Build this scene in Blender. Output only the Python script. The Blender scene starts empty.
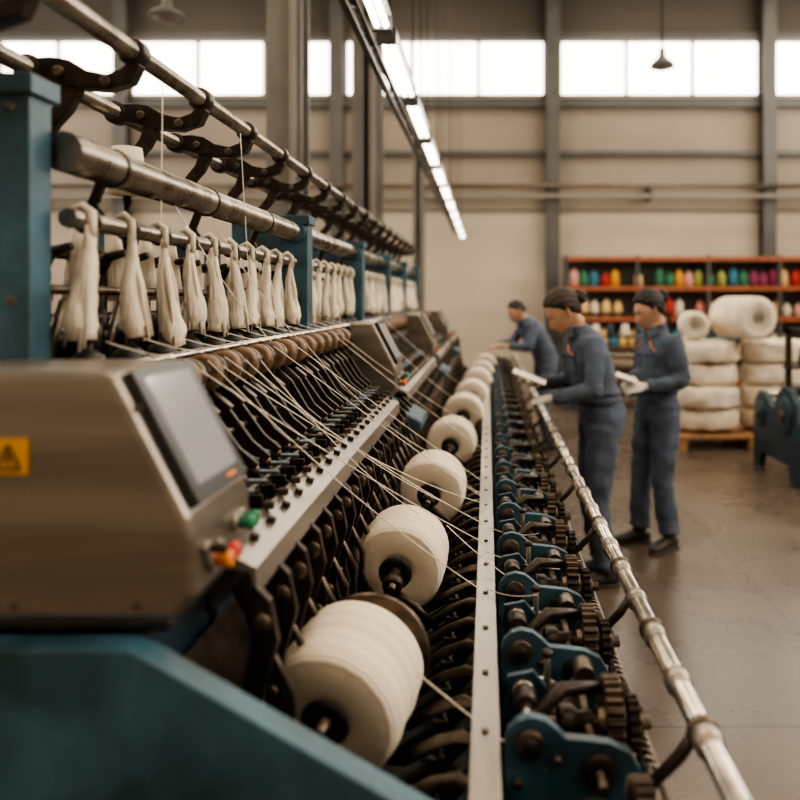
import bpy, math, random
from mathutils import Vector, Matrix
random.seed(7)
V=Vector
scene=bpy.context.scene

# ------------------------------------------------------------------ materials
def mat(name,col,rough=.5,metal=0,nscale=0,namt=0,bump=0,bscale=None,emit=None,estr=0,col2=None,coat=0,stretch=None):
    m=bpy.data.materials.new(name); m.use_nodes=True
    nt=m.node_tree; b=nt.nodes['Principled BSDF']
    b.inputs['Base Color'].default_value=(*col,1); b.inputs['Roughness'].default_value=rough
    b.inputs['Metallic'].default_value=metal
    if coat: b.inputs['Coat Weight'].default_value=coat
    if emit: 
        b.inputs['Emission Color'].default_value=(*emit,1); b.inputs['Emission Strength'].default_value=estr
    tc=nt.nodes.new('ShaderNodeTexCoord'); src=tc.outputs['Object']
    if stretch:
        mp=nt.nodes.new('ShaderNodeMapping'); mp.inputs['Scale'].default_value=stretch
        nt.links.new(src,mp.inputs[0]); src=mp.outputs[0]
    if nscale:
        n=nt.nodes.new('ShaderNodeTexNoise'); n.inputs['Scale'].default_value=nscale; n.inputs['Detail'].default_value=5
        nt.links.new(src,n.inputs['Vector'])
        r=nt.nodes.new('ShaderNodeValToRGB')
        c2=col2 if col2 else tuple(max(0,c*(1-namt)) for c in col)
        c1=col if col2 else tuple(min(1,c*(1+namt*.6)) for c in col)
        r.color_ramp.elements[0].color=(*c2,1); r.color_ramp.elements[1].color=(*c1,1)
        r.color_ramp.elements[0].position=.3; r.color_ramp.elements[1].position=.7
        nt.links.new(n.outputs['Fac'],r.inputs[0]); nt.links.new(r.outputs[0],b.inputs['Base Color'])
        mr=nt.nodes.new('ShaderNodeMapRange'); mr.inputs[3].default_value=max(0.03,rough-.1); mr.inputs[4].default_value=min(1,rough+.12)
        nt.links.new(n.outputs['Fac'],mr.inputs[0]); nt.links.new(mr.outputs[0],b.inputs['Roughness'])
    if bump:
        n2=nt.nodes.new('ShaderNodeTexNoise'); n2.inputs['Scale'].default_value=bscale or 30; n2.inputs['Detail'].default_value=4
        nt.links.new(src,n2.inputs['Vector'])
        bp=nt.nodes.new('ShaderNodeBump'); bp.inputs['Strength'].default_value=bump; bp.inputs['Distance'].default_value=.01
        nt.links.new(n2.outputs['Fac'],bp.inputs['Height']); nt.links.new(bp.outputs[0],b.inputs['Normal'])
    return m
M={}
M['blue']=mat('blue_paint',(.032,.088,.122),.45,0,9,.55,.10,60)
M['bluedk']=mat('dark_blue_paint',(.014,.040,.062),.45,.1,8,.4)
M['steel']=mat('brushed_steel',(.44,.395,.34),.33,.9,9,.35,.05,80,stretch=(1,.15,1))
M['cab']=mat('cabinet_steel',(.28,.245,.205),.33,.8,4,.35,.04,120,stretch=(.3,1,4))
M['chrome']=mat('chrome',(.56,.51,.45),.22,1,14,.35)
M['rod']=mat('dull_steel_rod',(.29,.26,.225),.28,.95,12,.45,.05,60)
M['dark']=mat('dark_iron',(.042,.031,.024),.40,.65,25,.5,.15,60)
M['iron']=mat('worn_iron',(.14,.11,.085),.36,.85,22,.55,.1,60)
M['black']=mat('black_rubber',(.012,.011,.010),.5)
M['wood']=mat('roller_wood',(.17,.10,.055),.42,.15,30,.5)
M['yarn']=mat('cream_yarn',(.78,.69,.56),.9,0,10,.08,.3,160)
M['cloth']=mat('cotton_batting',(.76,.67,.54),.95,0,7,.2,.6,18)
M['sliver']=mat('yarn_sliver',(.76,.67,.53),.95,0,22,.3,.9,60,stretch=(1,1,.22))
M['thread']=mat('thread',(.85,.78,.66),.8)
M['screen']=mat('screen_glass',(.20,.205,.21),.15,0,coat=.5,emit=(.65,.64,.62),estr=.15)  # faint emission stands in for reflected window light; the screen is off
M['bezel']=mat('screen_bezel',(.02,.021,.022),.35)
M['orange']=mat('orange_plastic',(.75,.22,.03),.4)
M['red']=mat('red_plastic',(.6,.03,.02),.4)
M['green']=mat('green_plastic',(.02,.20,.10),.4)
M['yellow']=mat('warning_yellow',(.75,.36,.02),.5)
M['lilac']=mat('blued_steel',(.15,.19,.22),.35,.6)
M['tube']=mat('fluorescent_tube',(1,1,1),.4,emit=(1,.93,.78),estr=9)
M['pane']=mat('window_pane',(.9,.9,.9),.3,emit=(1,.93,.82),estr=7.2)
M['grey']=mat('column_paint',(.075,.073,.068),.55,0,3,.2)
M['colm']=mat('column_grey',(.16,.152,.138),.5,.1,3,.2)
M['frame']=mat('window_frame_paint',(.22,.20,.175),.5)
M['rust']=mat('shelf_orange_steel',(.33,.10,.04),.55,.1,10,.3)
M['pal']=mat('pallet_wood',(.38,.20,.09),.7,0,12,.4,.3,40)
M['skin']=mat('skin',(.50,.285,.18),.5,0,8,.1)
M['lip']=mat('lips',(.36,.15,.11),.5)
M['hair']=mat('dark_hair',(.010,.0065,.005),.6,0,60,.3,.4,120,stretch=(.3,1,1))
M['hairb']=mat('brown_hair',(.032,.017,.009),.6,0,60,.4,.5,120,stretch=(.3,1,1))
M['eye']=mat('eye_white',(.7,.66,.6),.3)
M['iris']=mat('iris',(.02,.012,.01),.2)
M['glove']=mat('white_glove',(.74,.68,.60),.9,0,10,.1,.3,200)
M['shoe']=mat('shoe_leather',(.025,.018,.015),.5)
M['sole']=mat('shoe_sole',(.05,.042,.035),.8)
M['piping']=mat('orange_piping',(.62,.20,.05),.7)
M['paper']=mat('paper',(.85,.81,.73),.8)
M['cover']=mat('coverall_denim',(.080,.100,.145),.88,0,7,.30,.25,300)
M['seam']=mat('coverall_seam',(.043,.057,.090),.9)

def yarn_wound():
    m=bpy.data.materials.new('wound_yarn'); m.use_nodes=True; nt=m.node_tree; b=nt.nodes['Principled BSDF']
    b.inputs['Roughness'].default_value=.9
    tc=nt.nodes.new('ShaderNodeTexCoord')
    w=nt.nodes.new('ShaderNodeTexWave'); w.bands_direction='Y'; w.inputs['Scale'].default_value=34; w.inputs['Distortion'].default_value=2.0; w.inputs['Detail'].default_value=3
    w2=nt.nodes.new('ShaderNodeTexWave'); w2.bands_direction='Y'; w2.inputs['Scale'].default_value=9; w2.inputs['Distortion'].default_value=1.2
    nt.links.new(tc.outputs['Object'],w.inputs['Vector']); nt.links.new(tc.outputs['Object'],w2.inputs['Vector'])
    r=nt.nodes.new('ShaderNodeValToRGB'); r.color_ramp.elements[0].color=(.68,.57,.44,1); r.color_ramp.elements[1].color=(.85,.76,.62,1)
    mx=nt.nodes.new('ShaderNodeMath'); mx.operation='ADD'; 
    ml=nt.nodes.new('ShaderNodeMath'); ml.operation='MULTIPLY'; ml.inputs[1].default_value=.5
    nt.links.new(w.outputs['Fac'],mx.inputs[0]); nt.links.new(w2.outputs['Fac'],mx.inputs[1]); nt.links.new(mx.outputs[0],ml.inputs[0])
    nt.links.new(ml.outputs[0],r.inputs[0]); nt.links.new(r.outputs[0],b.inputs['Base Color'])
    bp=nt.nodes.new('ShaderNodeBump'); bp.inputs['Strength'].default_value=.35; bp.inputs['Distance'].default_value=.004
    nt.links.new(w.outputs['Fac'],bp.inputs['Height']); nt.links.new(bp.outputs[0],b.inputs['Normal'])
    return m
M['wound']=yarn_wound()

# ------------------------------------------------------------------ mesh builder
class MB:
    def __init__(s): s.v=[];s.f=[];s.m=[];s.s=[];s.names=[]
    def mi(s,k):
        if k not in s.names: s.names.append(k)
        return s.names.index(k)
    def add(s,vs,fs,k,smooth=False):
        o=len(s.v); i=s.mi(k)
        s.v+= [tuple(v) for v in vs]
        for f in fs: s.f.append(tuple(o+a for a in f)); s.m.append(i); s.s.append(smooth)
    def box(s,c,size,k,rot=None):
        c=V(c);hx,hy,hz=[a/2 for a in size]
        vs=[V((x,y,z)) for x in(-hx,hx) for y in(-hy,hy) for z in(-hz,hz)]
        if rot is not None: vs=[rot@v for v in vs]
        s.add([v+c for v in vs],[(0,1,3,2),(4,6,7,5),(0,4,5,1),(2,3,7,6),(0,2,6,4),(1,5,7,3)],k)
    def b2(s,x0,x1,y0,y1,z0,z1,k): s.box(((x0+x1)/2,(y0+y1)/2,(z0+z1)/2),(x1-x0,y1-y0,z1-z0),k)
    def loft(s,pts,rad,k,seg=12,ref=(0,0,1),smooth=True):
        pts=[V(p) for p in pts]; n=len(pts); rings=[]
        if not isinstance(rad,(list,)): rad=[rad]*n
        ref=V(ref); prev=None
        for i,p in enumerate(pts):
            t=(pts[min(i+1,n-1)]-pts[max(i-1,0)])
            t=t.normalized() if t.length>1e-9 else V((0,0,1))
            if prev is None:
                sv=t.cross(ref)
                if sv.length<1e-3: sv=t.cross(V((0,1,0))) if abs(t.y)<.9 else t.cross(V((1,0,0)))
            else: sv=prev-t*prev.dot(t)
            sv.normalize(); prev=sv; u=t.cross(sv)
            r=rad[i]; a,b=(r if isinstance(r,tuple) else (r,r))
            rings.append([p+sv*(a*math.cos(2*math.pi*j/seg))+u*(b*math.sin(2*math.pi*j/seg)) for j in range(seg)])
        vs=[q for r in rings for q in r]; fs=[]
        for i in range(n-1):
            for j in range(seg):
                j2=(j+1)%seg; fs.append((i*seg+j,i*seg+j2,(i+1)*seg+j2,(i+1)*seg+j))
        s.add(vs,fs,k,smooth)
        o=len(s.v)-len(vs); mi=s.mi(k)
        s.f.append(tuple(o+j for j in reversed(range(seg)))); s.m.append(mi); s.s.append(False)
        s.f.append(tuple(o+(n-1)*seg+j for j in range(seg))); s.m.append(mi); s.s.append(False)
    def bar(s,path,w,y0,y1,k):
        """flat bar: 2-D path (x,z) with in-plane half widths w, extruded y0..y1"""
        n=len(path); L=[];R=[]
        for i in range(n):
            a=V(path[max(i-1,0)]); c=V(path[min(i+1,n-1)]); t=(c-a).normalized(); nn=V((-t.y,t.x)); p=V(path[i]); L.append(p+nn*w[i]); R.append(p-nn*w[i])
        vs=[(p.x,y0,p.y) for p in L]+[(p.x,y0,p.y) for p in R]+[(p.x,y1,p.y) for p in L]+[(p.x,y1,p.y) for p in R]
        fs=[]
        for i in range(n-1):
            fs+=[(i,n+i,n+i+1,i+1),(2*n+i,2*n+i+1,3*n+i+1,3*n+i),(i,i+1,2*n+i+1,2*n+i),(n+i,3*n+i,3*n+i+1,n+i+1)]
        fs+=[(0,2*n,3*n,n),(n-1,2*n-1,4*n-1,3*n-1)]
        s.add(vs,fs,k)
    def cyl(s,p1,p2,r,k,seg=14,r2=None): s.loft([p1,p2],[r,r if r2 is None else r2],k,seg)
    def lathe(s,o,ax,prof,k,seg=24,smooth=True):
        o=V(o);ax=V(ax).normalized(); s.loft_ax(o,ax,prof,k,seg,smooth)
    def loft_ax(s,o,ax,prof,k,seg,smooth):
        sv=ax.cross(V((0,0,1)))
        if sv.length<1e-3: sv=V((1,0,0))
        sv.normalize(); u=ax.cross(sv); vs=[];fs=[]
        for t,r in prof:
            for j in range(seg):
                a=2*math.pi*j/seg; vs.append(o+ax*t+sv*(r*math.cos(a))+u*(r*math.sin(a)))
        for i in range(len(prof)-1):
            for j in range(seg):
                j2=(j+1)%seg; fs.append((i*seg+j,i*seg+j2,(i+1)*seg+j2,(i+1)*seg+j))
        if prof[0][1]>1e-4: fs.append(tuple(reversed(range(seg))))
        if prof[-1][1]>1e-4: fs.append(tuple((len(prof)-1)*seg+j for j in range(seg)))
        s.add(vs,fs,k,smooth)
    def prism(s,poly,axis,a0,a1,k):
        n=len(poly)
        def mk(p,a): return {'Y':(p[0],a,p[1]),'X':(a,p[0],p[1]),'Z':(p[0],p[1],a)}[axis]
        vs=[mk(p,a0) for p in poly]+[mk(p,a1) for p in poly]
        fs=[tuple(range(n)),tuple(reversed(range(n,2*n)))]
        for i in range(n): j=(i+1)%n; fs.append((i,n+i,n+j,j))
        s.add(vs,fs,k)
    def gear(s,c,ax,r,w,teeth,k,hub='iron'):
        c=V(c);ax=V(ax).normalized(); sv=ax.cross(V((0,.3,1))).normalized(); u=ax.cross(sv)
        n=teeth*4; vs=[]
        for sgn in(-.5,.5):
            for i in range(n):
                a=2*math.pi*i/n; rr=r if (i%4) in(1,2) else r*.86
                vs.append(c+ax*(w*sgn)+sv*(rr*math.cos(a))+u*(rr*math.sin(a)))
        fs=[tuple(reversed(range(n))),tuple(range(n,2*n))]+[(i,(i+1)%n,n+(i+1)%n,n+i) for i in range(n)]
        s.add(vs,fs,k); s.cyl(c-ax*(w*.9),c+ax*(w*.9),r*.38,hub,14)
    def obj(s,name,parent=None,bevel=0,loc=None):
        me=bpy.data.meshes.new(name); me.from_pydata(s.v,[],s.f)
        for k in s.names: me.materials.append(M[k])
        me.polygons.foreach_set('material_index',s.m); me.polygons.foreach_set('use_smooth',s.s); me.update()
        ob=bpy.data.objects.new(name,me); scene.collection.objects.link(ob)
        if parent: ob.parent=parent
        if loc: ob.location=loc
        if bevel:
            md=ob.modifiers.new('bevel','BEVEL'); md.width=bevel; md.segments=2; md.limit_method='ANGLE'; md.angle_limit=math.radians(50)
        return ob
def empty(name,loc=(0,0,0),rz=0):
    e=bpy.data.objects.new(name,None); e.location=loc; e.rotation_euler=(0,0,rz); e.empty_display_size=.2
    scene.collection.objects.link(e); return e

# ------------------------------------------------------------------ room
X0,X1,Y0,Y1,ZC=-11,8,-4,16,8.2
def floor_mat():
    m=bpy.data.materials.new('polished_concrete'); m.use_nodes=True; nt=m.node_tree; b=nt.nodes['Principled BSDF']
    tc=nt.nodes.new('ShaderNodeTexCoord')
    n=nt.nodes.new('ShaderNodeTexNoise'); n.inputs['Scale'].default_value=1.3; n.inputs['Detail'].default_value=9; n.inputs['Roughness'].default_value=.65
    r=nt.nodes.new('ShaderNodeValToRGB'); r.color_ramp.elements[0].position=.3; r.color_ramp.elements[1].position=.7
    r.color_ramp.elements[0].color=(.068,.051,.038,1); r.color_ramp.elements[1].color=(.122,.095,.072,1)
    nt.links.new(tc.outputs['Object'],n.inputs['Vector']); nt.links.new(n.outputs['Fac'],r.inputs[0])
    br=nt.nodes.new('ShaderNodeTexBrick'); br.offset=0; br.inputs['Scale'].default_value=1; br.inputs['Brick Width'].default_value=1.5; br.inputs['Row Height'].default_value=1.5; br.inputs['Mortar Size'].default_value=.009
    br.inputs['Color1'].default_value=(1,1,1,1); br.inputs['Color2'].default_value=(.90,.90,.90,1); br.inputs['Mortar'].default_value=(.5,.5,.5,1)
    nt.links.new(tc.outputs['Object'],br.inputs['Vector'])
    mx=nt.nodes.new('ShaderNodeMixRGB'); mx.blend_type='MULTIPLY'; mx.inputs[0].default_value=1
    nt.links.new(r.outputs[0],mx.inputs[1]); nt.links.new(br.outputs['Color'],mx.inputs[2]); nt.links.new(mx.outputs[0],b.inputs['Base Color'])
    mr=nt.nodes.new('ShaderNodeMapRange'); mr.inputs[3].default_value=.18; mr.inputs[4].default_value=.38
    nt.links.new(n.outputs['Fac'],mr.inputs[0]); nt.links.new(mr.outputs[0],b.inputs['Roughness'])
    return m
M['floor']=floor_mat()
def wall_mat():
    m=bpy.data.materials.new('wall_cladding'); m.use_nodes=True; nt=m.node_tree; b=nt.nodes['Principled BSDF']
    b.inputs['Roughness'].default_value=.75
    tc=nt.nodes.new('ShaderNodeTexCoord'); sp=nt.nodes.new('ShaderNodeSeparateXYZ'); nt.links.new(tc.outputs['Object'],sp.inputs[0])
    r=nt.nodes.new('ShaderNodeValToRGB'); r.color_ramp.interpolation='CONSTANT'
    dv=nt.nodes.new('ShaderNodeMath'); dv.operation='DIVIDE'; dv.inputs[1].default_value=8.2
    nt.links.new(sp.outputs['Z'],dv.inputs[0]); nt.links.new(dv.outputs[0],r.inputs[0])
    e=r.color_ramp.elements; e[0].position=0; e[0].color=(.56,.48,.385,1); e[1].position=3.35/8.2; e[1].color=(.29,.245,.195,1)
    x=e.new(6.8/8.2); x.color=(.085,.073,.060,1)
    n=nt.nodes.new('ShaderNodeTexNoise'); n.inputs['Scale'].default_value=.8; n.inputs['Detail'].default_value=4
    nt.links.new(tc.outputs['Object'],n.inputs['Vector'])
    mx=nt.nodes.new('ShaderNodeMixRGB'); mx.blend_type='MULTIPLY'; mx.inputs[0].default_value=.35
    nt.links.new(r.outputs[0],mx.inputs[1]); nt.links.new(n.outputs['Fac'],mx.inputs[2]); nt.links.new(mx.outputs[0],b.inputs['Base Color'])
    w=nt.nodes.new('ShaderNodeTexWave'); w.bands_direction='Z'; w.inputs['Scale'].default_value=.55
    nt.links.new(tc.outputs['Object'],w.inputs['Vector'])
    bp=nt.nodes.new('ShaderNodeBump'); bp.inputs['Strength'].default_value=.2; bp.inputs['Distance'].default_value=.03
    nt.links.new(w.outputs['Fac'],bp.inputs['Height']); nt.links.new(bp.outputs[0],b.inputs['Normal'])
    return m
M['wall']=wall_mat()
M['ceil']=mat('ceiling_sheet',(.16,.14,.12),.8,0,2,.2)
def single(name,x0,x1,y0,y1,z0,z1,k,bevel=0):
    b=MB(); b.b2(x0,x1,y0,y1,z0,z1,k); return b.obj(name,bevel=bevel)
single('floor',X0,X1,Y0,Y1,-.1,0,'floor')
single('ceiling',X0,X1,Y0,Y1,ZC,ZC+.1,'ceil')
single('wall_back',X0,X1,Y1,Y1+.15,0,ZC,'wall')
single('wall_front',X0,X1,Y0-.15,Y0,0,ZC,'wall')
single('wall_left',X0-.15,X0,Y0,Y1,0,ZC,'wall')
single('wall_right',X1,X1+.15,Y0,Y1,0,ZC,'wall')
cols=[-7.22,-2.96,1.3,5.56]
for i,x in enumerate(cols):
    b=MB(); b.b2(x-.13,x+.13,15.70,15.74,0,ZC,'grey'); b.b2(x-.13,x+.13,15.96,16,0,ZC,'grey'); b.b2(x-.025,x+.025,15.74,15.96,0,ZC,'grey')
    b.obj('wall_column')
for i,(z,h,d,k) in enumerate([(5.5,.14,.14,'grey'),(4.52,.1,.12,'grey'),(6.86,.12,.12,'grey'),(3.42,.05,.06,'frame')]):
    b=MB(); b.b2(X0,X1,16-d,16,z-h/2,z+h/2,k); b.obj('trim_%d'%(i+1))
b=MB()
for z,r in((3.82,.045),(3.62,.035)):
    b.cyl((X0,15.6,z),(X1,15.6,z),r,'iron' if r>.04 else 'frame',10)
for x in (-9,-5,-1,3.2,6.8): b.box((x,15.8,3.72),(.05,.45,.3),'grey')
b.obj('wall_pipes')
edges=[X0]+cols+[X1]
wi=1
for i in range(len(edges)-1):
    a,c=edges[i]+.15,edges[i+1]-.15
    b=MB(); z0,z1=5.66,6.76
    b.b2(a,c,15.95,15.97,z0,z1,'pane')
    n=3 if c-a>3 else 2
    for j in range(n+1):
        x=a+(c-a)*j/n; b.b2(x-.035,x+.035,15.9,15.99,z0,z1,'frame')
    b.b2(a,c,15.9,15.99,z0-.05,z0+.03,'frame'); b.b2(a,c,15.9,15.99,z1-.03,z1+.05,'frame')
    b.obj('window_%d'%wi); wi+=1
for side,x,s in(('l',X0,1),('r',X1,-1)):  # glowing side windows, added out of view as extra daylight sources
    for j in range(3):
        y0=-3+6.2*j; y1=y0+5.6; b=MB(); z0,z1=4.2,6.8
        b.b2(min(x+s*.03,x+s*.05),max(x+s*.03,x+s*.05),y0,y1,z0,z1,'pane')
        for q in range(5):
            y=y0+(y1-y0)*q/4; b.b2(min(x,x+s*.1),max(x,x+s*.1),y-.03,y+.03,z0,z1,'frame')
        for z in(z0,z1): b.b2(min(x,x+s*.1),max(x,x+s*.1),y0-.03,y1+.03,z-.04,z+.04,'frame')
        b.obj('window_%d'%wi); wi+=1
def hcol(x,y,w,z1=ZC):
    b=MB(); b.b2(x-w/2,x+w/2,y-w/2,y-w/2+.03,0,z1,'colm'); b.b2(x-w/2,x+w/2,y+w/2-.03,y+w/2,0,z1,'colm'); b.b2(x-.02,x+.02,y-w/2,y+w/2,0,z1,'colm')
    b.b2(x-w/2-.08,x+w/2+.08,y-w/2-.08,y+w/2+.08,0,.03,'colm'); b.b2(x+w*.2,x+w*.35,y-w/2-.05,y-w/2,0,z1,'frame')
    b.obj('steel_column')
hcol(-1.49,6,.26); hcol(-1.22,8.2,.28); hcol(-.98,11.5,.16,4.2)
b=MB(); b.b2(X0,X1,11.45,11.6,ZC-.35,ZC,'grey'); b.b2(X0,X1,5.9,6.1,ZC-.35,ZC,'grey'); b.b2(X0,X1,0,.2,ZC-.35,ZC,'grey'); b.obj('ceiling_beam')
b=MB(); LX,LZ=-.45,2.77
b.b2(LX-.02,LX+.02,1.2,15.6,LZ+.05,LZ+.085,'grey')
y=1.3
while y<15:
    b.cyl((LX-.018,y,LZ),(LX-.018,y+.96,LZ),.014,'tube',10); b.cyl((LX+.020,y,LZ),(LX+.020,y+.96,LZ),.014,'tube',10)
    for yy in(y-.01,y+.97): b.box((LX,yy,LZ+.015),(.085,.035,.07),'grey')
    b.box((LX,y+.48,LZ+.045),(.085,1.0,.014),'frame')
    b.cyl((LX,y+.1,LZ+.1),(LX,y+.1,ZC),.003,'dark',6)
    y+=1.15
b.obj('fluorescent_strip_light')
b=MB()
b.b2(-.635,-.605,1.0,15.6,2.88,2.90,'dark'); b.b2(-.635,-.605,1.0,15.6,2.985,3.0,'dark')
yy=1.1
while yy<15.3:
    b.cyl((-.62,yy,2.89),(-.62,yy+.3,2.99),.006,'dark',6); b.cyl((-.62,yy+.3,2.99),(-.62,yy+.6,2.89),.006,'dark',6); yy+=.6
for yy in (1.5,4.5,7.5,10.5,13.5): b.cyl((-.62,yy,2.99),(-.62,yy,ZC),.006,'dark',6)
b.obj('cable_truss')
def pendant(x,y,z,r):
    b=MB(); b.cyl((x,y,z+.12),(x,y,ZC),.012,'dark',8)
    b.lathe((x,y,z),(0,0,1),[(0,r),(.01,r),(.05,r*.85),(.09,r*.5),(.12,r*.28),(.2,r*.25),(.22,.02)],'grey',24)
    b.lathe((x,y,z-.015),(0,0,1),[(0,.0),(.002,r*.8),(.012,r*.8)],'frame',20)
    b.obj('pendant_lamp')
pendant(1.97,9,4.22,.14); pendant(-3.6,9,4.78,.2)
for x in(-6,-1.5,3,6.5):
    for y in(-1,4,9,13.5):
        ld=bpy.data.lights.new('high_bay','AREA'); ld.shape='SQUARE'; ld.size=1.6; ld.energy=98; ld.color=(1,.82,.60)  # area lamps and their housings are added out of view to light the hall
        e=empty('ceiling_light',(x,y,ZC-.35))
        lo=bpy.data.objects.new('lamp',ld); lo.parent=e; lo.location=(0,0,-.05); scene.collection.objects.link(lo)
        b=MB(); b.b2(-.85,.85,-.85,.85,-.04,.04,'frame'); b.b2(-.04,.04,-.04,.04,.04,.35,'dark'); b.obj('housing',e)
w=bpy.data.worlds.new('world'); scene.world=w; w.use_nodes=True
w.node_tree.nodes['Background'].inputs[0].default_value=(.75,.8,.85,1); w.node_tree.nodes['Background'].inputs[1].default_value=.6

# ------------------------------------------------------------------ MACHINE
mach=empty('yarn_winding_machine')
YE=10.4
mods=[(1.10,3.42),(3.60,5.9),(6.1,8.3),(8.5,YE)]
for mi,(ya,yb) in enumerate(mods):
    b=MB()
    xl=-1.15 if mi==0 else -.62
    prof=[(xl,1.155),(xl,1.50),(-.515,1.50),(-.412,1.30),(-.405,1.27),(-.405,1.19),(-.43,1.155)]
    b.prism(prof,'Y',ya,ya+.27,'cab')
    b.prism([(xl+.0,1.135),(xl,1.158),(-.44,1.158),(-.44,1.135)],'Y',ya+.012,ya+.26,'black')
    b.obj('control_cabinet',mach,bevel=.012)
    b=MB()
    p0=V((-.515,0,1.50)); p1=V((-.412,0,1.30)); d=(p1-p0).normalized(); n=V((-d.z,0,d.x)); 
    if n.x<0: n=-n
    L=(p1-p0).length
    def P(u,yv,h): q=p0+d*(u*L)+n*h; return V((q.x,ya+yv,q.z))
    def slab(u0,u1,y0,y1,h0,h1,k):
        vs=[P(u,yv,h) for u in(u0,u1) for yv in(y0,y1) for h in(h0,h1)]
        b.add(vs,[(0,1,3,2),(4,6,7,5),(0,4,5,1),(2,3,7,6),(0,2,6,4),(1,5,7,3)],k)
    slab(.03,.97,.02,.24,-.002,.016,'bezel'); slab(.10,.86,.045,.215,.016,.0175,'screen')
    slab(.90,.925,.15,.19,.016,.018,'orange')
    b.obj('touch_screen',mach,bevel=.003)
    b=MB()
    for yv,z,k,r in((.07,1.222,'orange',.013),(.10,1.225,'red',.013),(.18,1.245,'green',.012),(.205,1.248,'green',.010),(.045,1.245,'black',.008)):
        b.cyl((-.406,ya+yv,z),(-.396,ya+yv,z),r*1.3,'steel',16); b.lathe((-.397,ya+yv,z),(1,0,0),[(0,r*.8),(.012,r*.8),(.014,r),(.022,r),(.026,r*.7)],k,16)
    if mi==0:
        b.box((-.655,ya-.003,1.385),(.048,.006,.048),'yellow'); 
        tri=[(-.672,1.369),(-.638,1.369),(-.655,1.402)]
        for q in range(3):
            a,c=tri[q],tri[(q+1)%3]; b.cyl((a[0],ya-.007,a[1]),(c[0],ya-.007,c[1]),.0018,'black',6)
        b.cyl((-.655,ya-.007,1.376),(-.655,ya-.007,1.391),.0018,'black',6)
    for x,z in ((-.45,1.18),(-.45,1.45),(-.62,1.18)): b.cyl((x-.03,ya-.004,z),(x-.03,ya,z),.006,'iron',10)
    b.obj('control_buttons',mach)
    b=MB()
    if mi==0:
        pl=[(-1.2,0),(-1.2,1.138),(-.478,1.138),(-.455,1.128),(-.03,.885),(-.005,.85),(.02,.78),(.30,.74),(.30,0)]
        b.prism(pl,'Y',ya-.045,ya+.005,'blue')
        pl=[(-1.2,0),(-1.2,1.128),(-.485,1.128),(-.485,0)]
        b.prism(pl,'Y',ya+.002,ya+.3,'bluedk')
        for x in(-.85,-.55): b.cyl((x,ya-.051,.86),(x,ya-.045,.86),.012,'iron',12)
        b.box((-.62,ya-.048,.90),(.16,.006,.07),'bluedk')
    else:
        pl=[(-.95,0),(-.95,1.15),(-.45,1.15),(-.29,1.06),(-.29,1.02),(-.45,.98),(-.45,0)]
        b.prism(pl,'Y',ya-.06,ya+.3,'blue')
    b.obj('end_plate',mach,bevel=.012)
b=MB()
b.b2(-1.1,-.47,1.4,YE,0,1.06,'bluedk')
b.b2(-.47,.28,1.12,YE,0,.55,'dark')
b.prism([(-.47,1.05),(-.47,.55),(-.41,.55),(-.41,.7),(-.44,.95)],'Y',1.2,YE,'dark')
b.prism([(-1.1,1.06),(-1.1,1.38),(-.76,1.38),(-.74,1.34),(-.48,1.10),(-.47,1.06)],'Y',1.38,YE,'dark')  # dark body; sloped face added so no light shows through the levers
for y in [1.4+.8*i for i in range(12)]:
    b.b2(.26,.30,y,y+.06,0,.62,'bluedk'); b.b2(.29,.33,y-.02,y+.08,0,.04,'bluedk')
b.b2(.24,.28,1.2,YE,.56,.66,'bluedk')
b.obj('base_housing',mach,bevel=.006)
b=MB()
for ya,yb in mods:
    s=ya+.20
    b.prism([(-.445,1.165),(-.445,1.19),(-.435,1.195),(-.375,1.165),(-.372,1.12),(-.38,1.12),(-.385,1.155)],'Y',s,yb,'steel')
    y=s+.1
    while y<yb:
        b.cyl((-.41,y,1.175),(-.405,y,1.192),.009,'dark',8); b.box((-.425,y+.05,1.2),(.02,.015,.015),'iron'); y+=.11
b.obj('steel_ledge',mach,bevel=.002)
b=MB(); y=1.30
while y<YE-.1:
    b.bar([(-.405,1.14),(-.375,1.10),(-.362,1.045),(-.380,.97),(-.390,.91),(-.368,.83),(-.315,.765),(-.25,.72)],[.016,.024,.022,.018,.024,.024,.020,.014],y,y+.020,'dark')
    b.lathe((-.368,y-.010,1.075),(0,1,0),[(0,.010),(.003,.018),(.037,.018),(.040,.010)],'iron',14)
    b.lathe((-.385,y-.008,.90),(0,1,0),[(0,.008),(.003,.014),(.033,.014),(.036,.008)],'iron',12)
    b.loft([(-.36,y+.05,1.0),(-.330,y+.06,.93),(-.335,y+.07,.87),(-.31,y+.07,.80)],[.006,.009,.008,.006],'iron',8)
    b.bar([(-.27,.705),(-.18,.69),(-.10,.735),(-.03,.81)],[.014,.016,.016,.012],y+.03,y+.045,'dark')
    b.loft([(-.155,y+.10,.725),(-.10,y+.05,.78),(-.05,y-.0,.82),(-.02,y-.05,.838)],[(.010,.020),(.008,.020),(.007,.015),(.006,.01)],'iron',10,ref=(0,1,0))
    b.box((-.09,y+.03,.765),(.03,.04,.02),'dark')
    y+=.128
b.b2(-.47,-.02,1.25,YE,.55,.60,'black')
b.cyl((-.33,1.25,.76),(-.33,YE,.76),.012,'iron',10); b.cyl((-.10,1.25,.69),(-.10,YE,.69),.012,'iron',10)
b.obj('trough_ribs',mach,bevel=.003)
BY=[1.45,2.23,3.10,4.12,5.15,6.15,7.15,8.1,9.0]
BZ=.850
bx=lambda y:-.322+.033*y
ROT=[(11,-12),(6,-4),(4,-3),(2,-2)]
b=MB()
b.cyl((bx(1.3)-.04,1.3,BZ-.17),(bx(YE)-.04,YE-.1,BZ-.17),.016,'dark',12)
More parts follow.
